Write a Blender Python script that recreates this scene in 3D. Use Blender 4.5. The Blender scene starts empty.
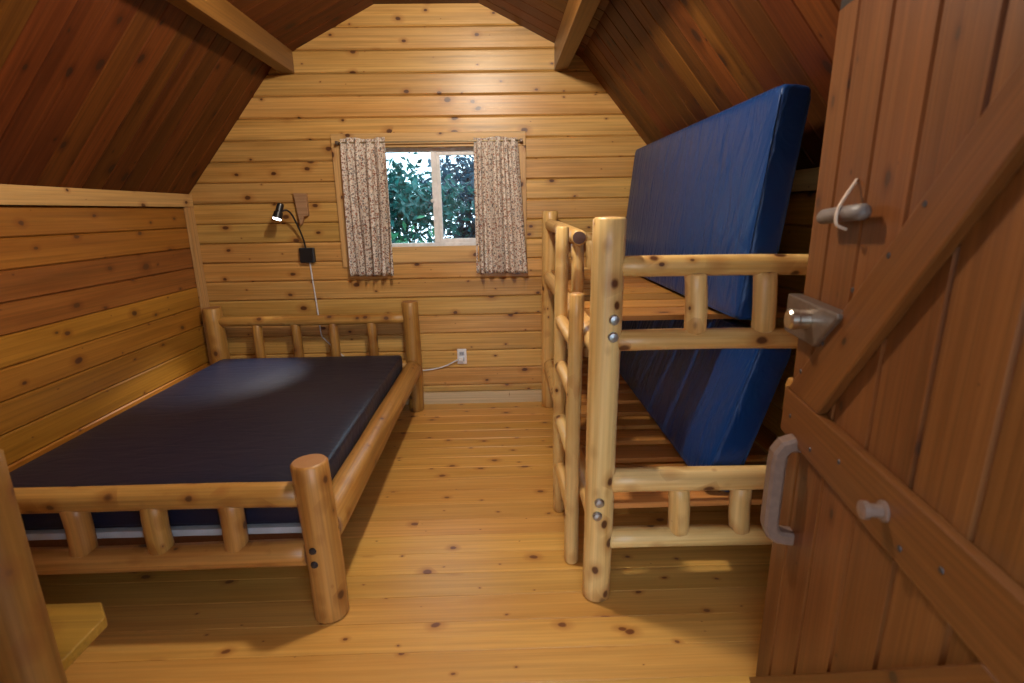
import bpy, bmesh, math, random
from mathutils import Vector, Matrix, Euler
from math import sin, cos, pi, radians

sc = bpy.context.scene
col = sc.collection

# ------------------------------------------------------------------ camera
F_PX, PITCH, YAW, ROLL, CAM_H = 511.6, 0.25006, 0.0197, -0.01637, 1.5
fw = Vector((sin(YAW)*cos(PITCH), cos(YAW)*cos(PITCH), -sin(PITCH)))
rt = Vector((cos(YAW), -sin(YAW), 0)); up = rt.cross(fw)
R_ = rt*cos(ROLL) + up*sin(ROLL); U_ = -rt*sin(ROLL) + up*cos(ROLL)
cam_d = bpy.data.cameras.new('camera'); cam = bpy.data.objects.new('camera', cam_d); col.objects.link(cam)
cam_d.sensor_width = 36; cam_d.lens = F_PX/1024*36; cam_d.clip_start = 0.02; cam_d.clip_end = 200
cam_d.dof.use_dof = True; cam_d.dof.focus_distance = 3.2; cam_d.dof.aperture_fstop = 2.8
m = Matrix((R_, U_, -fw)).transposed().to_4x4(); m.translation = Vector((0, 0, CAM_H)); cam.matrix_world = m
sc.camera = cam

# ------------------------------------------------------------------ world, exposure
w = bpy.data.worlds.new('sky'); sc.world = w; w.use_nodes = True
bg = w.node_tree.nodes['Background']; bg.inputs[0].default_value = (0.70, 0.84, 1.0, 1); bg.inputs[1].default_value = 4.0
sc.view_settings.view_transform = 'Standard'; sc.view_settings.look = 'None'
sc.view_settings.gamma = 1; sc.view_settings.use_curve_mapping = False
sc.view_settings.exposure = 0.36
LAMP_W = 90.0
LAMP_POS = (-0.15, 1.98, 2.70)

# ------------------------------------------------------------------ room dimensions
XL, XR, YB, YF = -2.24, 1.32, 3.895, 0.08
PROFILE = [(XL, 1.65), (-1.5, 2.52), (-0.81, 2.855), (-0.11, 2.855), (0.58, 2.52), (XR, 1.65)]

# ------------------------------------------------------------------ helpers
def obj(name, me, mat=None, parent=None):
    o = bpy.data.objects.new(name, me); col.objects.link(o)
    if mat and not me.materials: me.materials.append(mat)
    if parent: o.parent = parent
    return o
def tag(o, label=None, cat=None, group=None, kind=None):
    if label: o['label'] = label
    if cat: o['category'] = cat
    if group: o['group'] = group
    if kind: o['kind'] = kind
    return o
def empty(name, loc=(0, 0, 0), **k):
    o = bpy.data.objects.new(name, None); col.objects.link(o); o.location = loc
    o.empty_display_size = 0.1
    return tag(o, **k)
def place(o, M):
    """world matrix for an object whose parent is unrotated or rotated empty at top level"""
    if o.parent:
        p = o.parent; PM = p.matrix_basis.copy()
        while p.parent: p = p.parent; PM = p.matrix_basis @ PM
        o.matrix_basis = PM.inverted() @ M
    else: o.matrix_basis = M
    return o
def tomesh(name, bm, smooth=False):
    me = bpy.data.meshes.new(name); bm.normal_update(); bm.to_mesh(me); bm.free()
    if smooth:
        for p in me.polygons: p.use_smooth = True
    return me
def frame(o, x, y, z):
    M = Matrix((Vector(x), Vector(y), Vector(z))).transposed().to_4x4(); M.translation = Vector(o); return M

def box_bm(bm, lo, hi, bev=0.0):
    lo = Vector(lo); hi = Vector(hi)
    vs = bmesh.ops.create_cube(bm, size=1)['verts']
    for v in vs: v.co = Vector(((lo[i]+hi[i])/2 + v.co[i]*(hi[i]-lo[i])) for i in range(3))
    if bev:
        es = list({e for v in vs for e in v.link_edges})
        bmesh.ops.bevel(bm, geom=es, offset=bev, segments=2, affect='EDGES', profile=0.5)
def box(name, lo, hi, mat, parent=None, bev=0.0, M=None):
    """box with its mesh around its own centre"""
    c = (Vector(lo)+Vector(hi))/2
    bm = bmesh.new(); box_bm(bm, Vector(lo)-c, Vector(hi)-c, bev)
    o = obj(name, tomesh(name, bm), mat, parent)
    T = Matrix.Translation(c)
    return place(o, (M @ T) if M else T)

_pl = {}
def plank(parent, name, c, length, width, thick, xd, yd, zd, mat, ch=0.006, taper=None):
    """board with chamfered long front edges; local x along it, local z its face; c = centre of the front face"""
    key = (round(length, 3), round(width, 3), thick, ch, mat.name)
    if key not in _pl:
        w2, t = width/2-min(0.0012, ch*0.5), thick
        prof = [(-w2, -t), (w2, -t), (w2, -ch), (w2-ch, 0), (-w2+ch, 0), (-w2, -ch)]
        bm = bmesh.new(); rings = []
        for x in (-length/2, length/2): rings.append([bm.verts.new((x, a, b)) for a, b in prof])
        n = len(prof)
        for i in range(n): bm.faces.new((rings[0][i], rings[0][(i+1) % n], rings[1][(i+1) % n], rings[1][i]))
        bm.faces.new(rings[0][::-1]); bm.faces.new(rings[1])
        bmesh.ops.recalc_face_normals(bm, faces=bm.faces[:])
        me = tomesh(name, bm); me.materials.append(mat); _pl[key] = me
    o = bpy.data.objects.new(name, _pl[key]); col.objects.link(o); o.parent = parent
    return place(o, frame(c, xd, yd, zd))

def log(name, p0, p1, r0, r1, mat, parent, seed=0, seg=18, wob=0.05, bend=0.004, cham=0.008, dome=0.003, end=None):
    """peeled log between two points, slightly uneven, local z along it"""
    p0 = Vector(p0); p1 = Vector(p1); d = p1-p0; Ln = d.length
    rg = random.Random(seed*7919+13); n = max(4, int(Ln/0.09))
    ph = [rg.uniform(0, 6.28) for _ in range(6)]
    zs = [(0, -cham), (cham, 0)] + [(Ln*i/n, 0) for i in range(1, n)] + [(Ln-cham, 0), (Ln, -cham)]
    bm = bmesh.new(); rings = []
    for z, dr in zs:
        t = z/Ln; r = r0+(r1-r0)*t; ring = []
        cx = bend*sin(pi*t)*cos(ph[0]); cy = bend*sin(pi*t)*sin(ph[0])
        for k in range(seg):
            a = 2*pi*k/seg
            rr = r*(1+wob*0.5*sin(2*a+ph[1]+z*2)+wob*0.3*sin(3*a+ph[2]-z*5)+wob*0.35*sin(z*9+ph[3])*sin(a+ph[4]))+dr
            ring.append(bm.verts.new((cx+rr*cos(a), cy+rr*sin(a), z)))
        rings.append(ring)
    for i in range(len(rings)-1):
        for k in range(seg):
            bm.faces.new((rings[i][k], rings[i][(k+1) % seg], rings[i+1][(k+1) % seg], rings[i+1][k]))
    for ring, z, s in ((rings[0], -dome, 1), (rings[-1], Ln+dome, 0)):
        c = bm.verts.new((0, 0, z))
        for k in range(seg):
            a, b = ring[k], ring[(k+1) % seg]
            bm.faces.new((b, a, c) if s else (a, b, c))
    me = tomesh(name, bm, True)
    for p in me.polygons:
        if len(p.vertices) == 3: p.use_smooth = False; p.material_index = 1
    me.materials.append(mat); me.materials.append(end or (ENDG if mat is not BARK else BARK))
    o = obj(name, me, mat, parent)
    M = d.to_track_quat('Z', 'Y').to_matrix().to_4x4(); M.translation = p0
    return place(o, M)

def tube(name, pts, r, mat, parent=None, seg=8, closed=False, origin=None, sub=6):
    """smooth tube through world points (Catmull-Rom)"""
    P = [Vector(p) for p in pts]; n = len(P); C = []
    rng = range(n if closed else n-1)
    for i in rng:
        a, b = P[i], P[(i+1) % n]
        z = P[(i-1) % n] if (closed or i > 0) else a*2-b
        c = P[(i+2) % n] if (closed or i < n-2) else b*2-a
        for s in range(sub):
            t = s/sub
            C.append(0.5*((2*b*t*0+2*a)+(b-z)*t+(2*z-5*a+4*b-c)*t*t+(3*a-z-3*b+c)*t**3))
    if not closed: C.append(P[-1])
    o0 = Vector(origin) if origin else C[0].copy()
    bm = bmesh.new(); rings = []; N = len(C); u = None
    for i, c in enumerate(C):
        T = (C[(i+1) % N]-C[i-1]) if closed else (C[min(i+1, N-1)]-C[max(i-1, 0)])
        T.normalize()
        if u is None: u = T.orthogonal().normalized()
        u = (u-T*u.dot(T)).normalized(); v = T.cross(u)
        rr = r(i/(N-1)) if callable(r) else r
        rings.append([bm.verts.new(c-o0+(u*cos(2*pi*k/seg)+v*sin(2*pi*k/seg))*rr) for k in range(seg)])
    for i in range(N if closed else N-1):
        A, B = rings[i], rings[(i+1) % N]
        for k in range(seg): bm.faces.new((A[k], A[(k+1) % seg], B[(k+1) % seg], B[k]))
    if not closed: bm.faces.new(rings[0][::-1]); bm.faces.new(rings[-1])
    bmesh.ops.recalc_face_normals(bm, faces=bm.faces[:])
    o = obj(name, tomesh(name, bm, True), mat, parent)
    return place(o, Matrix.Translation(o0))

def lathe(name, prof, mat, parent, M, seg=24):
    """prof: list of (radius, z); closed at both ends when radius 0"""
    bm = bmesh.new(); rings = []
    for r, z in prof:
        if r < 1e-6: rings.append([bm.verts.new((0, 0, z))])
        else: rings.append([bm.verts.new((r*cos(2*pi*k/seg), r*sin(2*pi*k/seg), z)) for k in range(seg)])
    for A, B in zip(rings, rings[1:]):
        for k in range(seg):
            a, b, c, d = A[k % len(A)], A[(k+1) % len(A)], B[(k+1) % len(B)], B[k % len(B)]
            if len(A) == 1: bm.faces.new((a, c, d))
            elif len(B) == 1: bm.faces.new((a, b, d))
            else: bm.faces.new((a, b, c, d))
    bmesh.ops.recalc_face_normals(bm, faces=bm.faces[:])
    o = obj(name, tomesh(name, bm), mat, parent)
    return place(o, M)
def zframe(p, d):
    M = Vector(d).to_track_quat('Z', 'Y').to_matrix().to_4x4(); M.translation = Vector(p); return M
def prism(name, pts, depth, mat, parent, M, bev=0.0):
    """polygon in local xy, extruded along local z from 0 to depth"""
    bm = bmesh.new()
    a = [bm.verts.new((x, y, 0)) for x, y in pts]; b = [bm.verts.new((x, y, depth)) for x, y in pts]; n = len(pts)
    bm.faces.new(a[::-1]); bm.faces.new(b)
    for i in range(n): bm.faces.new((a[i], a[(i+1) % n], b[(i+1) % n], b[i]))
    bmesh.ops.recalc_face_normals(bm, faces=bm.faces[:])
    if bev: bmesh.ops.bevel(bm, geom=bm.edges[:], offset=bev, segments=2, affect='EDGES', profile=0.5)
    o = obj(name, tomesh(name, bm), mat, parent)
    return place(o, M)

# ------------------------------------------------------------------ materials
def new_mat(name):
    mt = bpy.data.materials.new(name); mt.use_nodes = True; nt = mt.node_tree
    return mt, nt, nt.nodes['Principled BSDF']
def simple(name, c, rough=0.5, metal=0.0, bump=0.0, bscale=60):
    mt, nt, b = new_mat(name)
    b.inputs['Roughness'].default_value = rough; b.inputs['Metallic'].default_value = metal
    tc = nt.nodes.new('ShaderNodeTexCoord'); nz = nt.nodes.new('ShaderNodeTexNoise'); nz.inputs['Scale'].default_value = bscale
    nt.links.new(tc.outputs['Object'], nz.inputs['Vector'])
    rp = nt.nodes.new('ShaderNodeValToRGB'); rp.color_ramp.elements[0].position = .3; rp.color_ramp.elements[1].position = .7
    rp.color_ramp.elements[0].color = (*[x*0.85 for x in c], 1); rp.color_ramp.elements[1].color = (*[min(1, x*1.1) for x in c], 1)
    nt.links.new(nz.outputs['Fac'], rp.inputs['Fac']); nt.links.new(rp.outputs['Color'], b.inputs['Base Color'])
    if bump:
        bp = nt.nodes.new('ShaderNodeBump'); bp.inputs['Strength'].default_value = bump; bp.inputs['Distance'].default_value = 0.004
        nt.links.new(nz.outputs['Fac'], bp.inputs['Height']); nt.links.new(bp.outputs['Normal'], b.inputs['Normal'])
    return mt

def wood(name, c0, c1, knot=(0.10, 0.035, 0.012), axis='X', rough=0.42, kn=1.0, var=0.25, stain=0.35, kscale=(4.2, 6.6), grain=26, spec=0.5, cells3d=False, streak=0.76):
    """varnished wood: long grain, low-frequency tone, knots; each board or log shifted by its own random number"""
    mt, nt, b = new_mat(name); N = nt.nodes.new; L = nt.links.new
    b.inputs['Roughness'].default_value = rough; b.inputs['Specular IOR Level'].default_value = spec
    tc = N('ShaderNodeTexCoord'); oi = N('ShaderNodeObjectInfo')
    mul = N('ShaderNodeVectorMath'); mul.operation = 'MULTIPLY'; mul.inputs[1].default_value = (31.7, 57.3, 83.1)
    L(oi.outputs['Random'], mul.inputs[0])
    add = N('ShaderNodeVectorMath'); add.operation = 'ADD'; L(tc.outputs['Object'], add.inputs[0]); L(mul.outputs[0], add.inputs[1])
    def scaled(v):
        s = N('ShaderNodeVectorMath'); s.operation = 'MULTIPLY'; L(add.outputs[0], s.inputs[0]); s.inputs[1].default_value = v; return s.outputs[0]
    ax = {'X': (1, 0, 0), 'Z': (0, 0, 1)}[axis]
    gv = tuple(1.6 if a else grain for a in ax)
    # knots
    vo = N('ShaderNodeTexVoronoi'); vo.inputs['Scale'].default_value = 1.0
    if cells3d:
        vo.voronoi_dimensions = '3D'; kv = tuple(11 if a else 15 for a in ax)
    else:
        vo.voronoi_dimensions = '2D'; kv = (kscale[0], kscale[1], 1)
    wn = N('ShaderNodeTexNoise'); wn.inputs['Scale'].default_value = 14; L(add.outputs[0], wn.inputs['Vector'])
    wsc = N('ShaderNodeVectorMath'); wsc.operation = 'SCALE'; wsc.inputs['Scale'].default_value = 0.11; L(wn.outputs['Color'], wsc.inputs[0])
    kadd = N('ShaderNodeVectorMath'); kadd.operation = 'ADD'; L(scaled(kv), kadd.inputs[0]); L(wsc.outputs[0], kadd.inputs[1])
    L(kadd.outputs[0], vo.inputs['Vector'])
    sep = N('ShaderNodeSeparateColor'); L(vo.outputs['Color'], sep.inputs[0])
    thr = N('ShaderNodeMapRange'); thr.inputs['To Min'].default_value = 0.012*kn; thr.inputs['To Max'].default_value = (0.13 if not cells3d else 0.27)*kn
    pw = N('ShaderNodeMath'); pw.operation = 'POWER'; L(sep.outputs[0], pw.inputs[0]); pw.inputs[1].default_value = 1.8
    L(pw.outputs[0], thr.inputs['Value'])
    dv = N('ShaderNodeMath'); dv.operation = 'DIVIDE'; L(vo.outputs['Distance'], dv.inputs[0]); L(thr.outputs[0], dv.inputs[1])
    km = N('ShaderNodeMapRange'); km.inputs['From Min'].default_value = 0.75; km.inputs['From Max'].default_value = 1.15
    km.inputs['To Min'].default_value = 1; km.inputs['To Max'].default_value = 0; L(dv.outputs[0], km.inputs['Value'])
    halo = N('ShaderNodeMapRange'); halo.inputs['From Min'].default_value = 0.9; halo.inputs['From Max'].default_value = 3.0
    halo.inputs['To Min'].default_value = 0.6; halo.inputs['To Max'].default_value = 0; L(dv.outputs[0], halo.inputs['Value'])
    # grain
    g = N('ShaderNodeTexNoise'); g.inputs['Detail'].default_value = 4; g.inputs['Roughness'].default_value = 0.6; g.inputs['Distortion'].default_value = 0.6
    g.inputs['Scale'].default_value = 1; L(scaled(gv), g.inputs['Vector'])
    lo = N('ShaderNodeTexNoise'); lo.inputs['Scale'].default_value = 1; lo.inputs['Detail'].default_value = 2
    L(scaled(tuple(0.7 if a else 7 for a in ax)), lo.inputs['Vector'])
    mx = N('ShaderNodeMath'); mx.operation = 'MULTIPLY_ADD'; L(g.outputs['Fac'], mx.inputs[0]); mx.inputs[1].default_value = 0.55
    lo2 = N('ShaderNodeMath'); lo2.operation = 'MULTIPLY'; L(lo.outputs['Fac'], lo2.inputs[0]); lo2.inputs[1].default_value = 0.6
    L(lo2.outputs[0], mx.inputs[2])
    rp = N('ShaderNodeValToRGB'); e = rp.color_ramp.elements
    e[0].position = 0.38; e[0].color = (*c0, 1); e[1].position = 0.72; e[1].color = (*c1, 1); L(mx.outputs[0], rp.inputs['Fac'])
    # fine dark streaks along the grain
    g2 = N('ShaderNodeTexNoise'); g2.inputs['Scale'].default_value = 1; g2.inputs['Detail'].default_value = 3; g2.inputs['Distortion'].default_value = 0.25
    L(scaled(tuple(1.0 if a else grain*3.2 for a in ax)), g2.inputs['Vector'])
    gm_ = N('ShaderNodeMapRange'); gm_.inputs['From Min'].default_value = 0.32; gm_.inputs['From Max'].default_value = 0.62; gm_.inputs['To Min'].default_value = streak; gm_.inputs['To Max'].default_value = 1.06; L(g2.outputs['Fac'], gm_.inputs['Value'])
    gx = N('ShaderNodeVectorMath'); gx.operation = 'SCALE'; L(rp.outputs['Color'], gx.inputs[0]); L(gm_.outputs[0], gx.inputs['Scale'])
    # per piece tone
    hsv = N('ShaderNodeHueSaturation'); L(gx.outputs[0], hsv.inputs['Color'])
    vr = N('ShaderNodeMapRange'); vr.inputs['To Min'].default_value = 1-var; vr.inputs['To Max'].default_value = 1+var*0.6; L(oi.outputs['Random'], vr.inputs['Value']); L(vr.outputs[0], hsv.inputs['Value'])
    fr = N('ShaderNodeMath'); fr.operation = 'FRACT'; m7 = N('ShaderNodeMath'); m7.operation = 'MULTIPLY'; m7.inputs[1].default_value = 17.31
    L(oi.outputs['Random'], m7.inputs[0]); L(m7.outputs[0], fr.inputs[0])
    hr = N('ShaderNodeMapRange'); hr.inputs['To Min'].default_value = 0.5-0.009*var*4; hr.inputs['To Max'].default_value = 0.5+0.012*var*4; L(fr.outputs[0], hr.inputs['Value']); L(hr.outputs[0], hsv.inputs['Hue'])
    # grey-brown streaks of stain in the wood
    st = N('ShaderNodeTexNoise'); st.inputs['Scale'].default_value = 1; st.inputs['Detail'].default_value = 3
    L(scaled(tuple(1.1 if a else 16 for a in ax)), st.inputs['Vector'])
    sm = N('ShaderNodeMapRange'); sm.inputs['From Min'].default_value = 0.60; sm.inputs['From Max'].default_value = 0.76; sm.inputs['To Max'].default_value = stain; L(st.outputs['Fac'], sm.inputs['Value'])
    m0 = N('ShaderNodeMix'); m0.data_type = 'RGBA'; L(sm.outputs[0], m0.inputs[0]); L(hsv.outputs[0], m0.inputs[6]); m0.inputs[7].default_value = (c0[0]*0.42, c0[1]*0.48, c0[2]*0.6, 1)
    m1 = N('ShaderNodeMix'); m1.data_type = 'RGBA'; L(halo.outputs[0], m1.inputs[0]); L(m0.outputs[2], m1.inputs[6]); m1.inputs[7].default_value = (c0[0]*0.62, c0[1]*0.45, c0[2]*0.4, 1)
    m2 = N('ShaderNodeMix'); m2.data_type = 'RGBA'; L(km.outputs[0], m2.inputs[0]); L(m1.outputs[2], m2.inputs[6]); m2.inputs[7].default_value = (*knot, 1)
    L(m2.outputs[2], b.inputs['Base Color'])
    bp = N('ShaderNodeBump'); bp.inputs['Strength'].default_value = 0.25; bp.inputs['Distance'].default_value = 0.003
    L(g.outputs['Fac'], bp.inputs['Height']); L(bp.outputs['Normal'], b.inputs['Normal'])
    return mt

BARK = simple('bark', (0.05, 0.04, 0.035), 0.9, bump=0.6, bscale=25)
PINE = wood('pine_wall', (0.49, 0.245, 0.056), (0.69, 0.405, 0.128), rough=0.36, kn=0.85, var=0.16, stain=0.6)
PINE_SIDE = wood('pine_side_wall', (0.31, 0.115, 0.011), (0.45, 0.190, 0.025), rough=0.42, var=0.16, kn=0.85)  # more orange pine, also darkened to stand in for dim light on the wall
TRIMW = wood('pine_trim', (0.50, 0.28, 0.095), (0.66, 0.40, 0.16), rough=0.45, var=0.1, kn=0.7, stain=0.1)
PALE = wood('pale_baseboard', (0.55, 0.40, 0.22), (0.70, 0.54, 0.33), rough=0.5, var=0.1, kn=0.5, stain=0.1)
PINE_RED = wood('stained_pine', (0.22, 0.078, 0.012), (0.35, 0.14, 0.026), rough=0.42, stain=0.5)
FLOOR = wood('floor_board', (0.53, 0.250, 0.050), (0.69, 0.370, 0.095), knot=(0.17, 0.055, 0.016), rough=0.33, var=0.13, kn=0.7, stain=0.15, streak=0.88)
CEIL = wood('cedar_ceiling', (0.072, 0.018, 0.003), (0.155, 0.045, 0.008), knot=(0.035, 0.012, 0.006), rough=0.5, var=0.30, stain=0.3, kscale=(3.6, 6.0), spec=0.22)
BEAM = wood('roof_beam_wood', (0.14, 0.052, 0.010), (0.21, 0.086, 0.018), rough=0.4, var=0.1, kn=0.6, stain=0.2)
LOGB = wood('bed_log', (0.33, 0.135, 0.023), (0.54, 0.285, 0.075), axis='Z', cells3d=True, rough=0.38, var=0.12, stain=0.5, grain=30)
LOGK = wood('bunk_log', (0.56, 0.29, 0.065), (0.80, 0.56, 0.235), axis='Z', cells3d=True, rough=0.36, var=0.08, stain=0.3, streak=0.88, grain=30)
SLAT = wood('slat_wood', (0.34, 0.125, 0.025), (0.54, 0.235, 0.055), rough=0.4, var=0.25, kn=0.7)
DOORW = wood('door_wood', (0.110, 0.034, 0.008), (0.190, 0.068, 0.018), knot=(0.05, 0.018, 0.008), rough=0.38, var=0.14, kn=0.55, stain=0.5, grain=40, spec=0.3)
DOORB = wood('door_brace_wood', (0.11, 0.034, 0.008), (0.165, 0.058, 0.014), knot=(0.03, 0.012, 0.006), rough=0.36, var=0.06, kn=0.5, stain=0.25, grain=40, spec=0.3)
GREYW = wood('weathered_wood', (0.10, 0.08, 0.07), (0.20, 0.165, 0.15), axis='Z', cells3d=True, rough=0.5, var=0.1)
def end_grain(name, c):
    mt, nt, b = new_mat(name); N = nt.nodes.new; L = nt.links.new; b.inputs['Roughness'].default_value = 0.6
    tc = N('ShaderNodeTexCoord'); wv = N('ShaderNodeTexWave'); wv.wave_type = 'RINGS'; wv.rings_direction = 'Z'; wv.inputs['Scale'].default_value = 45; wv.inputs['Distortion'].default_value = 2.5
    L(tc.outputs['Object'], wv.inputs['Vector']); r = N('ShaderNodeValToRGB'); r.color_ramp.elements[0].color = (*[x*0.7 for x in c], 1); r.color_ramp.elements[1].color = (*c, 1)
    L(wv.outputs['Fac'], r.inputs[0]); L(r.outputs[0], b.inputs['Base Color']); return mt
ENDG = end_grain('end_grain', (0.40, 0.19, 0.07)); ENDD = end_grain('dark_end_grain', (0.12, 0.06, 0.05))
BACK = simple('backing_board', (0.10, 0.05, 0.02), 0.8)
WHITE = simple('white_vinyl', (0.80, 0.80, 0.82), 0.35, bscale=20)
DECK = simple('white_deck', (0.42, 0.44, 0.47), 0.6, bscale=10)
BLACK = simple('black_plastic', (0.012, 0.012, 0.014), 0.35)
STEEL = simple('bolt_steel', (0.42, 0.43, 0.45), 0.32, 0.9)
NICKEL = simple('brushed_nickel', (0.62, 0.59, 0.52), 0.28, 1.0)
DARKB = simple('dark_bolt', (0.05, 0.045, 0.05), 0.45, 0.6)
IRON = simple('bronze_plate', (0.15, 0.105, 0.08), 0.42, 0.55)
HANDLE = simple('worn_handle', (0.17, 0.105, 0.078), 0.42, 0.0, bump=0.1)
CORD = simple('white_cord', (0.72, 0.74, 0.78), 0.4)
ROPE = simple('rope', (0.62, 0.47, 0.36), 0.8)
RED = simple('red_brown_board', (0.16, 0.06, 0.03), 0.5)

def vinyl(name, c, rough, wr=0.5, sp=0.3):
    mt, nt, b = new_mat(name); N = nt.nodes.new; L = nt.links.new
    b.inputs['Base Color'].default_value = (*c, 1); b.inputs['Roughness'].default_value = rough; b.inputs['Specular IOR Level'].default_value = sp
    b.inputs['Sheen Weight'].default_value = 0.03; b.inputs['Sheen Roughness'].default_value = 0.4; b.inputs['Sheen Tint'].default_value = (0.5, 0.65, 1, 1)
    tc = N('ShaderNodeTexCoord'); n1 = N('ShaderNodeTexNoise'); n1.inputs['Scale'].default_value = 1.0; n1.inputs['Detail'].default_value = 3; n1.inputs['Distortion'].default_value = 1.2
    mp = N('ShaderNodeMapping'); mp.inputs['Scale'].default_value = (3.5, 13, 9); mp.inputs['Rotation'].default_value = (0, 0, 0.6); L(tc.outputs['Object'], mp.inputs[0]); L(mp.outputs[0], n1.inputs['Vector'])
    n2 = N('ShaderNodeTexNoise'); n2.inputs['Scale'].default_value = 350; L(tc.outputs['Object'], n2.inputs['Vector'])
    b1 = N('ShaderNodeBump'); b1.inputs['Strength'].default_value = wr; b1.inputs['Distance'].default_value = 0.02; L(n1.outputs['Fac'], b1.inputs['Height'])
    b2 = N('ShaderNodeBump'); b2.inputs['Strength'].default_value = 0.12; b2.inputs['Distance'].default_value = 0.001; L(n2.outputs['Fac'], b2.inputs['Height']); L(b1.outputs[0], b2.inputs['Normal'])
    L(b2.outputs[0], b.inputs['Normal'])
    return mt
BLUE = vinyl('blue_vinyl', (0.001, 0.027, 0.120), 0.36, 0.8)
NAVY = vinyl('navy_vinyl', (0.005, 0.009, 0.028), 0.42, 0.25, 0.5)

def glass_mat():
    mt = bpy.data.materials.new('window_glass'); mt.use_nodes = True; nt = mt.node_tree; nt.nodes.clear(); N = nt.nodes.new; L = nt.links.new
    o = N('ShaderNodeOutputMaterial'); mx = N('ShaderNodeMixShader'); t = N('ShaderNodeBsdfTransparent'); g = N('ShaderNodeBsdfGlossy'); f = N('ShaderNodeFresnel')
    t.inputs[0].default_value = (0.86, 0.93, 0.93, 1); g.inputs['Roughness'].default_value = 0.0; f.inputs[0].default_value = 1.5
    L(f.outputs[0], mx.inputs[0]); L(t.outputs[0], mx.inputs[1]); L(g.outputs[0], mx.inputs[2]); L(mx.outputs[0], o.inputs[0]); return mt
GLASS = glass_mat()
def emit(name, c, s):
    mt, nt, b = new_mat(name); b.inputs['Emission Color'].default_value = (*c, 1); b.inputs['Emission Strength'].default_value = s
    b.inputs['Base Color'].default_value = (*c, 1); return mt

def curtain_mat():
    mt, nt, b = new_mat('calico_cloth'); N = nt.nodes.new; L = nt.links.new
    b.inputs['Roughness'].default_value = 0.9
    uv = N('ShaderNodeTexCoord')
    base = (0.74, 0.66, 0.58, 1); last = None
    def layer(scale, pal, thr, prev, off):
        mp = N('ShaderNodeMapping'); mp.inputs['Location'].default_value = off; L(uv.outputs['UV'], mp.inputs[0])
        v = N('ShaderNodeTexVoronoi'); v.voronoi_dimensions = '2D'; v.inputs['Scale'].default_value = scale; L(mp.outputs[0], v.inputs['Vector'])
        sp = N('ShaderNodeSeparateColor'); L(v.outputs['Color'], sp.inputs[0])
        r = N('ShaderNodeValToRGB'); r.color_ramp.interpolation = 'CONSTANT'; el = r.color_ramp.elements
        el[0].color = (*pal[0], 1); el[0].position = 0; el[1].color = (*pal[1], 1); el[1].position = 1/len(pal)
        for i, c in enumerate(pal[2:]): q = el.new((i+2)/len(pal)); q.color = (*c, 1)
        L(sp.outputs[0], r.inputs['Fac'])
        lt = N('ShaderNodeMath'); lt.operation = 'LESS_THAN'; L(v.outputs['Distance'], lt.inputs[0])
        mr = N('ShaderNodeMapRange'); mr.inputs['To Min'].default_value = thr*0.4; mr.inputs['To Max'].default_value = thr; L(sp.outputs[1], mr.inputs['Value']); L(mr.outputs[0], lt.inputs[1])
        m = N('ShaderNodeMix'); m.data_type = 'RGBA'; L(lt.outputs[0], m.inputs[0])
        if prev is None: m.inputs[6].default_value = base
        else: L(prev, m.inputs[6])
        L(r.outputs['Color'], m.inputs[7]); return m.outputs[2]
    o = layer(56, [(0.26, 0.11, 0.07), (0.42, 0.24, 0.17), (0.68, 0.60, 0.52), (0.20, 0.17, 0.16), (0.50, 0.34, 0.24)], 0.5, None, (0, 0, 0))
    o = layer(92, [(0.10, 0.06, 0.05), (0.34, 0.12, 0.08), (0.70, 0.64, 0.57), (0.12, 0.14, 0.15)], 0.36, o, (0.31, 0.17, 0))
    L(o, b.inputs['Base Color'])
    return mt
CALICO = curtain_mat()

def leaf_mat(name, c):
    mt, nt, b = new_mat(name); N = nt.nodes.new; L = nt.links.new
    tc = N('ShaderNodeTexCoord'); nz = N('ShaderNodeTexNoise'); nz.inputs['Scale'].default_value = 3.0; L(tc.outputs['Object'], nz.inputs['Vector'])
    r = N('ShaderNodeValToRGB'); r.color_ramp.elements[0].position = .35; r.color_ramp.elements[1].position = .65
    r.color_ramp.elements[0].color = (*[x*0.5 for x in c], 1); r.color_ramp.elements[1].color = (*[x*1.4 for x in c], 1)
    L(nz.outputs['Fac'], r.inputs[0]); L(r.outputs[0], b.inputs['Base Color']); b.inputs['Roughness'].default_value = 0.4
    b.inputs['Transmission Weight'].default_value = 0.0
    tr = N('ShaderNodeBsdfTranslucent'); L(r.outputs[0], tr.inputs[0]); mx = N('ShaderNodeMixShader'); mx.inputs[0].default_value = 0.35
    L(b.outputs[0], mx.inputs[1]); L(tr.outputs[0], mx.inputs[2]); L(mx.outputs[0], nt.nodes['Material Output'].inputs[0])
    return mt

# ------------------------------------------------------------------ structure: floor, walls, ceiling
def struct(o): o['kind'] = 'structure'; return o
X0, X1 = (1, 0, 0), (0, 1, 0)

flo = struct(box('floor', (XL-0.1, YF-0.2, -0.14), (XR+0.1, YB+0.1, -0.025), BACK))
y = YB; i = 0
rnd = random.Random(3)
while y > YF-0.15:
    wd = 0.134
    plank(flo, 'floor_plank', ((XL+XR)/2, y-wd/2, 0), XR-XL, wd, 0.02, (1, 0, 0), (0, 1, 0), (0, 0, 1), FLOOR, ch=0.0013)
    y -= wd; i += 1

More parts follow.
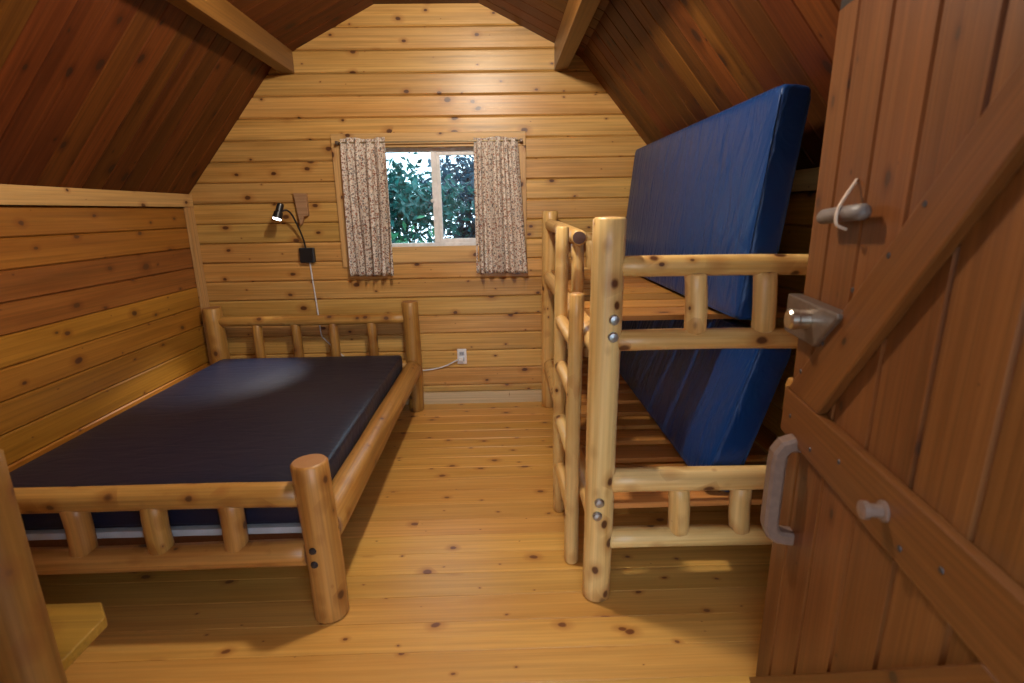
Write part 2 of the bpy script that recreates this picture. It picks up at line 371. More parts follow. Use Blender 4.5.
# back wall: slab with the window hole, planks in front
HX0, HX1, HZ0, HZ1 = -1.075, 0.095, 1.245, 1.955
bm = bmesh.new()
for lo, hi in (((XL-0.1, 0.028, -0.1), (HX0, 0.12, 3.0)), ((HX1, 0.028, -0.1), (XR+0.1, 0.12, 3.0)), ((HX0, 0.028, -0.1), (HX1, 0.12, HZ0)), ((HX0, 0.028, HZ1), (HX1, 0.12, 3.0))):
    box_bm(bm, lo, hi)
wb = struct(obj('wall_back', tomesh('wall_back', bm), BACK)); wb.location = (0, YB, 0)
def half_x(z):
    """left and right roof limits at height z"""
    L = None
    if z <= 1.65: return XL, XR
    for (xa, za), (xb, zb) in zip(PROFILE[:2], PROFILE[1:3]):
        if z <= zb: L = xa+(xb-xa)*(z-za)/(zb-za); break
    if L is None: return None
    return L, -0.92-L
Z0, DZ = 0.153, 0.1427
zz = [(0.098, 0.153)] + [(Z0+DZ*k, Z0+DZ*(k+1)) for k in range(19)]
for a, b in zz:
    lim = half_x(a)
    if lim is None: continue
    L, R = lim; b = min(b, 2.875)
    segs = [(L, R)]
    if b > HZ0+0.001 and a < HZ1-0.001: segs = [(L, HX0-0.006), (HX1+0.006, R)]
    for s, e in segs:
        plank(wb, 'wall_plank', ((s+e)/2, YB, (a+b)/2), e-s, b-a, 0.03, (1, 0, 0), (0, 0, 1), (0, -1, 0), PINE, ch=0.009)
struct(box('baseboard_back', (XL, YB-0.012, 0.0), (XR, YB+0.03, 0.097), PALE, bev=0.002))

def side_wall(name, x, s):
    wl = struct(box(name, (min(x-s*0.03, x-s*0.12), YF, -0.1), (max(x-s*0.03, x-s*0.12), YB+0.02, 1.68), BACK))
    z = 1.56
    Lw = YB-YF; 
    while z > 0:
        a = max(z-0.1427, 0.0)
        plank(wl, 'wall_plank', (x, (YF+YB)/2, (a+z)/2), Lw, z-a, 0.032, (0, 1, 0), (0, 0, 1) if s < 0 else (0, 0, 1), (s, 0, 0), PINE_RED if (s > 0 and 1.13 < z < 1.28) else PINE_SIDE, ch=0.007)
        z = a
    return wl
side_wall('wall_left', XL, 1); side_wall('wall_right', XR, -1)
def trim(name, lo, hi, mat, bev=0.003):
    """board trim with local x along its longest side"""
    lo = Vector(lo); hi = Vector(hi); c = (lo+hi)/2; d = hi-lo; k = max(range(3), key=lambda i: d[i])
    perm = {0: (0, 1, 2), 1: (1, 2, 0), 2: (2, 0, 1)}[k]
    dims = [d[j] for j in perm]; bm = bmesh.new(); box_bm(bm, [-q/2 for q in dims], [q/2 for q in dims], bev)
    o = obj(name, tomesh(name, bm), mat); ax = [Vector((1, 0, 0)), Vector((0, 1, 0)), Vector((0, 0, 1))]
    return place(o, frame(c, *[ax[j] for j in perm]))
struct(trim('trim_1', (XL+0.001, YF, 1.562), (XL+0.024, YB-0.002, 1.652), TRIMW))
struct(trim('trim_2', (XL+0.001, 3.800, 0.002), (XL+0.022, YB-0.002, 1.560), TRIMW))
struct(trim('trim_3', (XR-0.024, YF, 1.562), (XR-0.001, YB-0.002, 1.652), TRIMW))

# front wall behind the camera, with the open doorway
bm = bmesh.new()
DX0, DX1, DZ1 = -0.34, 0.60, 2.0
for lo, hi in (((XL-0.1, -0.14, -0.1), (DX0, 0, 2.98)), ((DX1, -0.14, -0.1), (XR+0.1, 0, 2.98)), ((DX0, -0.14, DZ1), (DX1, 0, 2.98))):
    box_bm(bm, lo, hi)
wf = struct(obj('wall_front', tomesh('wall_front', bm), PINE)); wf.location = (0, YF, 0)

# ceiling: gambrel slab, boards running up the slopes, two beams
bm = bmesh.new(); T = 0.17
inn = [Vector((x, 0, z)) for x, z in PROFILE]
ctr = Vector((-0.46, 0, 0.6))
out = []
for i, p in enumerate(inn):
    n = Vector((0, 0, 0))
    for a, b in ((i-1, i), (i, i+1)):
        if a >= 0 and b < len(inn): d = inn[b]-inn[a]; n += Vector((-d.z, 0, d.x)).normalized()
    out.append(p+n.normalized()*T*1.05)
def off(p, q, t): d = (q-p).normalized(); return Vector((-d.z, 0, d.x))*t
for i in range(len(inn)-1):
    a, b = inn[i]+off(inn[i], inn[i+1], 0.02), inn[i+1]+off(inn[i], inn[i+1], 0.02); c, d = out[i+1], out[i]
    for yy0, yy1 in ((YF-0.14, YB+0.13),):
        v = [bm.verts.new((q.x, yv, q.z)) for yv in (yy0, yy1) for q in (a, b, c, d)]
        for f in ((0, 1, 2, 3), (7, 6, 5, 4), (0, 4, 5, 1), (1, 5, 6, 2), (2, 6, 7, 3), (3, 7, 4, 0)): bm.faces.new([v[k] for k in f])
bmesh.ops.recalc_face_normals(bm, faces=bm.faces[:])
ce = struct(obj('ceiling', tomesh('ceiling', bm), BACK))
CW = 0.1425
for i in range(len(inn)-1):
    p, q = inn[i], inn[i+1]; d = (q-p).normalized(); n = Vector((d.z, 0, -d.x)); Ln = (q-p).length
    y = YB+0.02
    while y > YF:
        c = (p+q)/2; c.y = y-CW/2
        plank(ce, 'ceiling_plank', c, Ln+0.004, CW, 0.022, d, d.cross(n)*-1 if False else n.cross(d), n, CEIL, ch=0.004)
        y -= CW
for xa, xb in ((-1.477, -1.385), (0.400, 0.492)):
    bm = bmesh.new(); Lb = YB-YF-0.002
    box_bm(bm, (-Lb/2, -(xb-xa)/2, -0.10), (Lb/2, (xb-xa)/2, 0.10), 0.004)
    o = obj('roof_beam', tomesh('roof_beam', bm), BEAM, ce)
    place(o, frame(((xa+xb)/2, (YF+YB)/2, 2.438+0.10), (0, 1, 0), (-1, 0, 0), (0, 0, 1)))

# ------------------------------------------------------------------ window
win = empty('window_1', (HX0+0.585, YB, HZ0), kind='structure')
def wpart(name, lo, hi, mat, parent=win, bev=0.003):
    lo = Vector(lo); hi = Vector(hi); c = (lo+hi)/2; d = hi-lo; k = 0 if d.x > d.z else 2
    perm = (0, 2, 1) if k == 0 else (2, 0, 1)
    sg = 1
    dims = [d[j] for j in perm]; bm = bmesh.new(); box_bm(bm, [-q/2 for q in dims], [q/2 for q in dims], bev)
    o = obj(name, tomesh(name, bm), mat, parent); ax = [Vector((1, 0, 0)), Vector((0, 1, 0)), Vector((0, 0, 1))]
    return place(o, frame(c, ax[perm[0]], ax[perm[1]], ax[perm[0]].cross(ax[perm[1]])))
wpart('casing_head', (-1.18, YB-0.020, 1.950), (0.198, YB+0.028, 2.046), TRIMW)
wpart('casing_sill', (-1.078, YB-0.018, 1.135), (0.098, YB+0.028, 1.252), TRIMW)
wpart('casing_side', (-1.18, YB-0.019, 1.110), (-1.080, YB+0.028, 1.9495), TRIMW)
wpart('casing_side', (0.100, YB-0.019, 1.110), (0.198, YB+0.028, 1.9495), TRIMW)
y0, y1 = YB+0.045, YB+0.10
wpart('window_frame', (HX0, y0, HZ0), (HX1, y1, HZ0+0.030), WHITE)
wpart('window_frame', (HX0, y0, HZ1-0.030), (HX1, y1, HZ1), WHITE)
wpart('window_frame', (HX0, y0, HZ0+0.03), (HX0+0.03, y1, HZ1-0.03), WHITE)
wpart('window_frame', (HX1-0.03, y0, HZ0+0.03), (HX1, y1, HZ1-0.03), WHITE)
wpart('mullion', (-0.492, y0-0.004, HZ0+0.03), (-0.452, y1, HZ1-0.03), WHITE)
sash = empty('sliding_sash', (0, 0, 0)); sash.parent = win; sash.matrix_basis = Matrix.Translation(-Vector(win.location))
for lo, hi in (((-0.452, y0+0.008, HZ0+0.030), (HX1-0.03, y1-0.02, HZ0+0.060)), ((-0.452, y0+0.008, HZ1-0.056), (HX1-0.03, y1-0.02, HZ1-0.030)),
               ((-0.452, y0+0.008, HZ0+0.060), (-0.428, y1-0.02, HZ1-0.056)), ((HX1-0.056, y0+0.008, HZ0+0.060), (HX1-0.03, y1-0.02, HZ1-0.056))):
    wpart('sash_rail', lo, hi, WHITE, sash)
o = lathe('latch_knob', [(0, 0), (0.014, 0), (0.014, 0.014), (0.008, 0.022), (0, 0.022)], WHITE, sash, zframe((-0.492, y0-0.004, 1.58), (0, -1, 0)))
wpart('pane', (-0.428, YB+0.068, HZ0+0.060), (HX1-0.056, YB+0.072, HZ1-0.056), GLASS, sash, 0)
wpart('pane', (HX0+0.03, YB+0.078, HZ0+0.030), (-0.492, YB+0.082, HZ1-0.030), GLASS, win, 0)

# ------------------------------------------------------------------ log bed on the left
FY, HY, BXL, BXR, BXF = 1.68, 3.775, -2.150, -0.682, -0.698
bed = empty('log_bed', (-1.42, 2.7, 0), label='low double bed frame of peeled logs along the left wall', cat='bed')
def bolt(p, d, par, r=0.013, mat=STEEL):
    return lathe('bolt', [(0, -0.004), (r, -0.004), (r, 0.003), (r*0.75, 0.008), (0, 0.010)], mat, par, zframe(p, d), 12)
sd = [0]
def bl(name, p0, p1, r, mat=LOGB, par=None, r1=None, **k):
    sd[0] += 1
    return log(name, p0, p1, r, r1 if r1 else r, mat, par, seed=sd[0], **k)
for x, dx in ((BXF, 0.018), (BXL, 0.0)):
    p = bl('foot_post', (x+dx, FY, 0), (x, FY, 0.648), 0.0635, par=bed, wob=0.04)
    for z in (0.322, 0.265): bolt((x+dx*0.6-0.012, FY-0.062, z), (0, -1, 0), p, 0.014, DARKB)
bl('head_post', (BXR, HY, 0), (BXR, HY, 0.860), 0.060, par=bed)
bl('head_post', (BXL+0.01, HY, 0), (BXL+0.01, HY, 0.842), 0.066, par=bed)
bl('foot_rail', (BXL+0.04, FY, 0.518), (BXF-0.045, FY, 0.516), 0.046, par=bed)
bl('foot_rail', (BXL+0.04, FY, 0.269), (BXF-0.045, FY, 0.274), 0.049, par=bed)
bl('head_rail', (BXL+0.05, HY, 0.735), (BXR-0.04, HY, 0.733), 0.038, par=bed)
bl('head_rail', (BXL+0.05, HY, 0.36), (BXR-0.04, HY, 0.36), 0.045, par=bed)
for x in (-1.84, -1.562, -1.277, -1.003): bl('spindle', (x, FY, 0.30), (x, FY, 0.495), 0.041, par=bed, wob=0.03)
for x in (-1.830, -1.545, -1.265, -0.980): bl('spindle', (x, HY, 0.38), (x, HY, 0.712), 0.035, par=bed, wob=0.03)
bl('side_rail', (BXF+0.012, FY+0.05, 0.350), (BXR, HY-0.05, 0.345), 0.068, par=bed)
bl('side_rail', (BXL+0.01, FY+0.05, 0.355), (BXL+0.01, HY-0.05, 0.355), 0.062, par=bed)
box('bed_deck', (-2.085, 1.735, 0.318), (-0.752, 3.70, 0.345), DECK, bed, 0.002)
for yy in (1.80, 2.45, 3.1, 3.62): box('cross_board', (-2.085, yy, 0.228), (-0.752, yy+0.04, 0.317), RED, bed, 0.002)

def mattress(name, size, M, mat, label, cat, group=None, crown=0.008, seed=1):
    """size = (width, length, thickness); soft box with welt piping round both faces"""
    W, Ln, Th = size; rg = random.Random(seed); ph = [rg.uniform(0, 6) for _ in range(4)]
    def ss(t, R, half):   # distance inside
        return max(0, half-abs(t))
    bm = bmesh.new(); r = 0.022
    nx, ny = 18, 36
    def coord(n, half):
        c = [-half+half*2*i/n for i in range(n+1)]
        return sorted(set([-half, -half+0.004, -half+0.011, -half+r] + [q for q in c if abs(q) < half-r*1.3] + [half-r, half-0.011, half-0.004, half]))
    xs, ys, zs = coord(nx, W/2), coord(ny, Ln/2), [-Th/2, -Th/2+0.004, -Th/2+0.011, -Th/2+r, 0, Th/2-r, Th/2-0.011, Th/2-0.004, Th/2]
    vert = {}
    H = (W/2, Ln/2, Th/2)
    def vtx(i, j, k):
        key = (i, j, k)
        if key in vert: return vert[key]
        q = [xs[i], ys[j], zs[k]]
        inner = [max(-(H[a]-r), min(H[a]-r, q[a])) for a in range(3)]
        d = Vector([q[a]-inner[a] for a in range(3)])
        if d.length > 1e-9:
            # keep surface rounded
            dd = d.normalized()*r; q = [inner[a]+dd[a] for a in range(3)]
        x, y, z = q
        ex = min(1, (W/2-abs(x))/0.15+0.0); ey = min(1, (Ln/2-abs(y))/0.15)
        e = max(0, min(ex, ey))
        z += (1 if z > 0 else -1)*crown*e*(abs(z)/(Th/2)) + 0.004*sin(7*y+ph[0])*sin(5*x+ph[1])*e*(abs(z)/(Th/2))
        side = 1-abs(z)/(Th/2+crown)
        x += (0.005*sin(11*y+ph[2])*side if abs(x) > W/2-0.03 else 0)
        y += (0.005*sin(9*x+ph[3])*side if abs(y) > Ln/2-0.03 else 0)
        vert[key] = bm.verts.new((x, y, z)); return vert[key]
    I, J, K = len(xs)-1, len(ys)-1, len(zs)-1
    for i in range(I):
        for j in range(J):
            for k in (0, K): bm.faces.new((vtx(i, j, k), vtx(i+1, j, k), vtx(i+1, j+1, k), vtx(i, j+1, k)))
    for i in range(I):
        for k in range(K):
            for j in (0, J): bm.faces.new((vtx(i, j, k), vtx(i+1, j, k), vtx(i+1, j, k+1), vtx(i, j, k+1)))
    for j in range(J):
        for k in range(K):
            for i in (0, I): bm.faces.new((vtx(i, j, k), vtx(i, j+1, k), vtx(i, j+1, k+1), vtx(i, j, k+1)))
    bmesh.ops.recalc_face_normals(bm, faces=bm.faces[:])
    o = obj(name, tomesh(name, bm, True), mat); place(o, M); tag(o, label, cat, group)
    for s in (-1, 1):
        a, b, q = W/2-0.008, Ln/2-0.008, 0.03; z = s*(Th/2-0.006)
        c_ = 0.7*q; pts = []
        for sx, sy, sw in ((1, -1, 0), (1, 1, 1), (-1, 1, 0), (-1, -1, 1)):
            A1, A2 = (a-2*q, b), (a-q, b); B1, B2 = (a, b-q), (a, b-2*q); m_ = (a-0.3*q, b-0.3*q)
            seq = [A1, A2, m_, B1, B2]; seq = seq[::-1] if sw else seq
            pts += [(sx*u_, sy*v_, z) for u_, v_ in seq]
        t = tube('piping', pts, 0.0045, mat, None, 6, True, origin=(0, 0, 0), sub=1); t.parent = o; t.matrix_basis = Matrix.Identity(4)
    return o
mattress('mattress', (1.335, 1.965, 0.115), Matrix.Translation((-1.418, 2.720, 0.345+0.0685)), NAVY, 'dark navy vinyl mattress lying flat on the log bed', 'mattress', seed=4)

# ------------------------------------------------------------------ bunk bed on the right
KY, KR, KX, KX2 = 1.737, 3.795, 0.362, 1.208
bunk = empty('bunk_bed', (0.77, 2.75, 0), label='peeled log bunk bed with two slatted decks along the right wall', cat='bunk bed')
for y in (KY, KR):
    f = y == KY
    for x in (KX, KX2):
        p = bl('post', (x-0.006 if x == KX else x, y, 0), (x+0.004 if x == KX else x, y, 1.475 if f else 1.495), 0.0548, LOGK, bunk, wob=0.035)
        if f:
            s = 1 if x == KX else -1
            for dx, z in ((0.018, 1.137), (0.016, 1.077), (-0.014, 0.443), (-0.020, 0.388)): bolt((x+dx*s, y-0.053, z), (0, -1, 0), p, 0.0185, STEEL)
    for z, r in ((1.306, 0.035), (1.047, 0.038), (0.502, 0.044), (0.255, 0.039)):
        bl('end_rail', (KX+0.035, y, z+0.004), (KX2-0.035, y, z-0.003), r, LOGK, bunk, wob=0.06)
    for x in (0.665, 0.907):
        bl('spindle', (x+0.012, y, 1.075), (x, y, 1.285), 0.0385, LOGK, bunk, wob=0.04)
        bl('spindle', (x+0.004, y, 0.275), (x-0.004, y, 0.475), 0.040, LOGK, bunk, wob=0.04)
for x in (KX, KX2):
    bl('side_rail', (x, KY+0.04, 0.345), (x, KR-0.04, 0.345), 0.050, LOGK, bunk)
    bl('side_rail', (x+0.003, KY+0.04, 1.015), (x+0.003, KR-0.04, 1.015), 0.050, LOGK, bunk)
bl('guard_rail', (KX+0.004, 2.40, 1.374), (KX, KR-0.03, 1.40), 0.038, LOGK, bunk, end=ENDD)
bl('guard_spindle', (KX+0.004, 2.46, 1.05), (KX+0.004, 2.46, 1.35), 0.031, LOGK, bunk)
bl('guard_spindle', (KX+0.004, 3.10, 1.05), (KX+0.004, 3.10, 1.36), 0.031, LOGK, bunk)
for k in range(12):
    plank(bunk, 'slat', ((KX+KX2)/2, 1.745+0.181*k+0.062, 0.402), KX2-KX-0.01, 0.125, 0.022, (1, 0, 0), (0, 1, 0), (0, 0, 1), SLAT, ch=0.002)
for k in range(9):
    plank(bunk, 'slat', ((KX+KX2)/2, 2.03+0.19*k+0.084, 1.080), KX2-KX-0.01, 0.168, 0.022, (1, 0, 0), (0, 1, 0), (0, 0, 1), SLAT, ch=0.002)

# upper and lower mattresses standing on their long edges
def lean(x0, z0, ang, W, Th, y0, y1):
    """left face foot at (x0, z0), leaning right by ang; local x up the mattress, y along the room, z = thickness to the left"""
    u = Vector((sin(ang), 0, cos(ang))); n = Vector((-cos(ang), 0, sin(ang)))
    c = Vector((x0, (y0+y1)/2, z0)) + u*(W/2) - n*(Th/2)
    return frame(c, u, n.cross(u), n)
mattress('mattress', (0.812, 1.91, 0.112), lean(0.868, 1.092, radians(5.8), 0.812, 0.112, 1.84, 3.75), BLUE, 'blue vinyl mattress standing on its edge on the upper bunk against the ceiling', 'mattress', seed=2, crown=0.004)
mattress('mattress', (0.628, 1.95, 0.130), lean(0.772, 0.436, radians(16.5), 0.628, 0.13, 1.785, 3.735), BLUE, 'wrinkled blue vinyl mattress propped on its edge on the lower bunk', 'mattress', seed=3, crown=0.006)

# ladder hooked on the side of the bunk
lad = empty('bunk_ladder', (0.275, 2.11, 0), label='short log ladder leaning on the side of the bunk bed', cat='ladder')
bl('upright', (0.283, 1.940, 0), (0.291, 1.940, 1.191), 0.030, LOGK, lad, wob=0.06)
bl('upright', (0.275, 2.340, 0), (0.280, 2.340, 1.430), 0.030, LOGK, lad, wob=0.06)
for z in (0.25, 0.51, 0.78, 1.0): bl('rung', (0.285, 1.945, z), (0.277, 2.335, z), 0.030, LOGK, lad, wob=0.05)

# ------------------------------------------------------------------ door, open into the room on the right
A = radians(-10); du = Vector((sin(-A), cos(A), 0))      # towards the latch edge
DO = Vector((0.805, 1.337, 0)); hu = -du; dn = Vector((-du.y, du.x, 0))   # hu towards hinge, dn out of the face (to the left)
door = empty('door_1', DO, kind='structure')
door.matrix_basis = frame(DO, hu, dn.cross(hu)*1.0, dn)   # local x to hinge, local y up, local z off the face
DM = door.matrix_basis.copy()
if DM.to_3x3().determinant() < 0: raise ValueError
UPS = (DM.to_3x3() @ Vector((0, 1, 0))).z
def dlocal(o, x, y, z, rotz=0.0): o.matrix_basis = Matrix.Translation((x, y*UPS, z)) @ Matrix.Rotation(rotz*UPS, 4, 'Z'); return o
DH, DT = 1.940, 0.040
edges = [0.0, 0.107, 0.255, 0.408, 0.558, 0.707, 0.857, 1.007, 1.16]
def dplank(name, x0, z0, z1, wd, th, mat, ch, lift, ang=0.0, parent=door):
    """board on the door: local x along the board"""
    return
for a, b in zip(edges, edges[1:]):
    bm = bmesh.new(); w2 = (b-a)/2-0.0012; hl = (DH-0.012)/2; ch = 0.006
    prof = [(-w2, -DT), (w2, -DT), (w2, -ch), (w2-ch, 0), (-w2+ch, 0), (-w2, -ch)]
    rings = [[bm.verts.new((x, p_, q_)) for p_, q_ in prof] for x in (-hl, hl)]
    for i in range(6): bm.faces.new((rings[0][i], rings[0][(i+1) % 6], rings[1][(i+1) % 6], rings[1][i]))
    bm.faces.new(rings[0][::-1]); bm.faces.new(rings[1]); bmesh.ops.recalc_face_normals(bm, faces=bm.faces[:])
    o = obj('door_plank', tomesh('door_plank', bm), DOORW, door)
    o.matrix_basis = Matrix.Translation(((a+b)/2, UPS*(0.012+hl), 0)) @ Matrix.Rotation(pi/2, 4, 'Z')
BT = 0.024
def dprism(name, pts, z0, depth, mat, par=door, bev=0.0, ang=0.0):
    """polygon in door coordinates (towards hinge, up); the mesh is turned so that its local x runs along ang"""
    c = Vector((sum(p[0] for p in pts)/len(pts), sum(p[1] for p in pts)/len(pts)))
    R = Matrix.Rotation(-ang*UPS, 2)
    loc = [R @ Vector((p[0]-c.x, (p[1]-c.y)*UPS)) for p in pts]
    M = Matrix.Translation((c.x, c.y*UPS, z0)) @ Matrix.Rotation(ang*UPS, 4, 'Z')
    bm = bmesh.new(); n = len(loc)
    a = [bm.verts.new((p.x, p.y, 0)) for p in loc]; b = [bm.verts.new((p.x, p.y, depth)) for p in loc]
    bm.faces.new(a[::-1]); bm.faces.new(b)
    for i in range(n): bm.faces.new((a[i], a[(i+1) % n], b[(i+1) % n], b[i]))
    bmesh.ops.recalc_face_normals(bm, faces=bm.faces[:])
    if bev: bmesh.ops.bevel(bm, geom=bm.edges[:], offset=bev, segments=2, affect='EDGES', profile=0.5)
    o = obj(name, tomesh(name, bm), mat, par); o.matrix_basis = M; return o
S = 1.13; an = math.atan(S)
rail = dprism('cross_rail', [(0.022, 0.893), (1.16, 0.893), (1.16, 1.020), (0.022, 1.020)], 0, BT, DOORB, bev=0.004)
# upper brace: from the latch end of the rail up towards the hinge; lower brace: from the bottom corner up to the rail
dprism('brace', [(0.022, 1.021), (0.228, 1.021), (0.90, 1.854), (0.80, 1.850), (0.046, 1.021+0.005)], 0, BT, DOORB, bev=0.004, ang=an)
dprism('brace', [(0.012, 0.014), (0.150, 0.014), (0.905, 0.870), (0.905, 0.892), (0.800, 0.892)], 0, BT, DOORB, bev=0.004, ang=math.atan(1.11))
dprism('top_strip', [(0.0, 1.941), (1.16, 1.941), (1.16, 1.972), (0.0, 1.972)], -0.034, 0.030, BLACK)  # thin dark strip along the top edge of the door
# lock case with turning knob
case = dprism('lock_case', [(-0.002, 1.172), (0.190, 1.176), (0.285, 1.262), (0.285, 1.274), (-0.002, 1.274)], 0, 0.036, IRON, bev=0.004)
k = lathe('lock_knob', [(0, 0), (0.024, 0), (0.024, 0.022), (0.026, 0.026), (0.026, 0.040), (0.021, 0.046), (0, 0.046)], NICKEL, case, Matrix.Identity(4), 24)
k.matrix_basis = case.matrix_basis.inverted() @ Matrix.Translation((0.140, 1.232*UPS, 0.036))
# pull handle: flat loop standing off the face
def loop(name, pts, wdt, th, mat, par):
    """bar of rectangular section swept through points (door coords along hinge, up, off)"""
    bm = bmesh.new(); rings = []
    P = [Vector((a, b*UPS, c)) for a, b, c in pts]
    for i, p in enumerate(P):
        t = (P[min(i+1, len(P)-1)]-P[max(i-1, 0)]).normalized(); sx = Vector((1, 0, 0)); nn = t.cross(sx).normalized()
        rings.append([bm.verts.new(p-P[0]+sx*(wdt/2)*a+nn*(th/2)*b) for a, b in ((-1, -.6), (-.7, -1), (.7, -1), (1, -.6), (1, .6), (.7, 1), (-.7, 1), (-1, .6))])
    for a, b in zip(rings, rings[1:]):
        for q in range(8): bm.faces.new((a[q], a[(q+1) % 8], b[(q+1) % 8], b[q]))
    bm.faces.new(rings[0][::-1]); bm.faces.new(rings[-1]); bmesh.ops.recalc_face_normals(bm, faces=bm.faces[:])
    o = obj(name, tomesh(name, bm), mat, par); o.matrix_basis = Matrix.Translation(P[0]); return o
HX = 0.125
loop('pull_handle', [(HX, 0.898, 0.0), (HX, 0.898, 0.026), (HX, 0.890, 0.046), (HX, 0.868, 0.058), (HX, 0.835, 0.060), (HX, 0.74, 0.060), (HX, 0.655, 0.060), (HX, 0.635, 0.053), (HX, 0.622, 0.036), (HX, 0.620, 0.0)], 0.046, 0.038, HANDLE, door)
# toggle stick on a cord
stick = log('toggle_stick', (0, 0, 0), (0, 0, 0.190), 0.0170, 0.0165, GREYW, None, seed=91, wob=0.06, bend=0.001, end=GREYW)
stick.parent = door; stick.matrix_basis = Matrix.Translation((0.136, 1.474*UPS, 0.030)) @ Matrix.Rotation(radians(4)*UPS, 4, 'Z') @ Matrix.Rotation(pi/2, 4, 'Y')
rp = tube('cord', [(0.212, 1.553, 0.002), (0.226, 1.538, 0.016), (0.240, 1.515, 0.034), (0.250, 1.490, 0.048), (0.252, 1.462, 0.048), (0.240, 1.450, 0.022)], 0.0036, ROPE, None, 8)
for v in rp.data.vertices: v.co.y *= UPS
rp.parent = door; q = rp.matrix_basis.translation.copy(); rp.matrix_basis = Matrix.Translation((q.x, q.y*UPS, q.z))
# peg on the rail, screws
o = lathe('peg', [(0, 0), (0.020, 0), (0.020, 0.004), (0.0125, 0.006), (0.0125, 0.026), (0.017, 0.028), (0.017, 0.038), (0, 0.040)], HANDLE, door, Matrix.Identity(4), 18)
dlocal(o, 0.54, 0.960, BT)
o = dprism('latch_tongue', [(-0.050, 0.935), (-0.036, 0.915), (-0.001, 0.912), (-0.001, 1.030), (-0.036, 1.028), (-0.050, 1.008)], -0.034, 0.032, LOGB, bev=0.006)
for u, z in ((0.08, 0.955), (0.22, 0.925), (0.36, 0.965), (0.60, 0.925), (0.70, 0.96), (0.11, 1.09), (0.21, 1.19), (0.31, 1.33), (0.42, 1.41), (0.50, 1.50)):
    o = lathe('screw', [(0, 0), (0.006, 0), (0.005, 0.0015), (0, 0.0015)], DARKB, door, Matrix.Identity(4), 8); dlocal(o, u, z, BT)

# ------------------------------------------------------------------ curtains
def curtain(name, x0, x1, x0b, x1b, z0, z1, zrod, yf, label, seed, folds):
    rg = random.Random(seed); ph = [rg.uniform(0, 6) for _ in range(6)]
    nx, nz = 90, 40; bm = bmesh.new(); uvl = bm.loops.layers.uv.new('UV'); G = []
    amp = [rg.uniform(0.6, 1.3) for _ in range(folds+2)]
    for j in range(nz+1):
        t = j/nz; z = z1+(z0-z1)*t; row = []
        for i in range(nx+1):
            s = i/nx
            a = x0+(x1-x0)*s; b = x0b+(x1b-x0b)*s
            g = s+0.04*sin(5*s+ph[0])*sin(2.2*t+ph[1])
            f = sin(2*pi*folds*g+ph[2]); f2 = sin(2*pi*folds*2.3*s+ph[3])
            pin = min(1, abs(z-zrod)/0.10)
            A = 0.024+0.012*t; k = int(s*folds)
            dy = (A*f*amp[k]*(0.35+0.65*pin)+0.004*f2*(1-0.5*t)+0.003*sin(40*s+ph[4])*(1-t))
            row.append(bm.verts.new((a+(b-a)*t+0.004*f2*pin, yf+dy, z+(0.006*sin(9*s+ph[5]) if j in (0,) else 0))))
        G.append(row)
    for j in range(nz):
        for i in range(nx):
            fc = bm.faces.new((G[j][i], G[j+1][i], G[j+1][i+1], G[j][i+1]))
            for lp, (ii, jj) in zip(fc.loops, ((i, j), (i, j+1), (i+1, j+1), (i+1, j))): lp[uvl].uv = (ii/nx*0.62, jj/nz*1.0)
    c = Vector(((x0+x1)/2, yf, z0))
    for v in bm.verts: v.co -= c
    me = tomesh(name, bm, True); o = obj(name, me, CALICO); o.location = c
    sm = o.modifiers.new('thick', 'SOLIDIFY'); sm.thickness = 0.002; sm.offset = 0
    return tag(o, label, 'curtain', 'calico window curtains')
CY = YB-0.055
curtain('curtain', -1.100, -0.792, -1.112, -0.795, 1.048, 2.008, 1.985, CY, 'speckled calico curtain hanging on the left side of the window', 5, 5)
curtain('curtain', -0.170, 0.136, -0.178, 0.196, 1.048, 2.004, 1.985, CY, 'speckled calico curtain hanging on the right side of the window', 9, 5)
rod = empty('curtain_rod', (-0.48, YB-0.055, 1.98), label='thin curtain rod across the top of the window', cat='curtain rod')
tube('rod', [(-1.122, YB-0.055, 1.981), (-0.48, YB-0.055, 1.981), (0.155, YB-0.055, 1.981)], 0.005, simple('rod_brass', (0.35, 0.28, 0.16), 0.4, 0.7), rod)
for x in (-1.13, 0.163): box('bracket', (x-0.010, YB-0.062, 1.970), (x+0.010, YB-0.021, 1.992), IRON, rod, 0.002)

# ------------------------------------------------------------------ reading lamp and its cord, outlet, wood block
lm = empty('reading_lamp', (-1.432, YB, 1.205), label='black gooseneck reading lamp on the wall above the log bed', cat='lamp')
box('wall_box', (-1.487, YB-0.040, 1.150), (-1.377, YB-0.001, 1.260), BLACK, lm, 0.008)
tube('gooseneck', [(-1.436, YB-0.028, 1.258), (-1.444, YB-0.045, 1.34), (-1.462, YB-0.075, 1.43), (-1.480, YB-0.105, 1.50), (-1.498, YB-0.125, 1.526), (-1.518, YB-0.135, 1.528), (-1.535, YB-0.14, 1.520)], 0.0065, BLACK, lm, 8)
hd = Vector((-0.22, -0.42, -1)).normalized(); hp = Vector((-1.536, YB-0.14, 1.565))
head = lathe('lamp_head', [(0, -0.010), (0.020, -0.008), (0.024, 0), (0.024, 0.050), (0.030, 0.056), (0.033, 0.105), (0.030, 0.105), (0.028, 0.092), (0, 0.092)], BLACK, lm, zframe(hp, hd))
dsk = lathe('led_disc', [(0, 0), (0.027, 0), (0.027, 0.012), (0, 0.014)], emit('led_white', (0.85, 0.92, 1.0), 14), head, Matrix.Translation((0, 0, 0.0925)))
dsk.matrix_basis = Matrix.Translation((0, 0, 0.0925))
sp = bpy.data.lights.new('lamp_beam', 'SPOT'); sp.energy = 55.0; sp.spot_size = radians(56); sp.spot_blend = 0.8; sp.shadow_soft_size = 0.02; sp.color = (1.0, 0.97, 0.92)
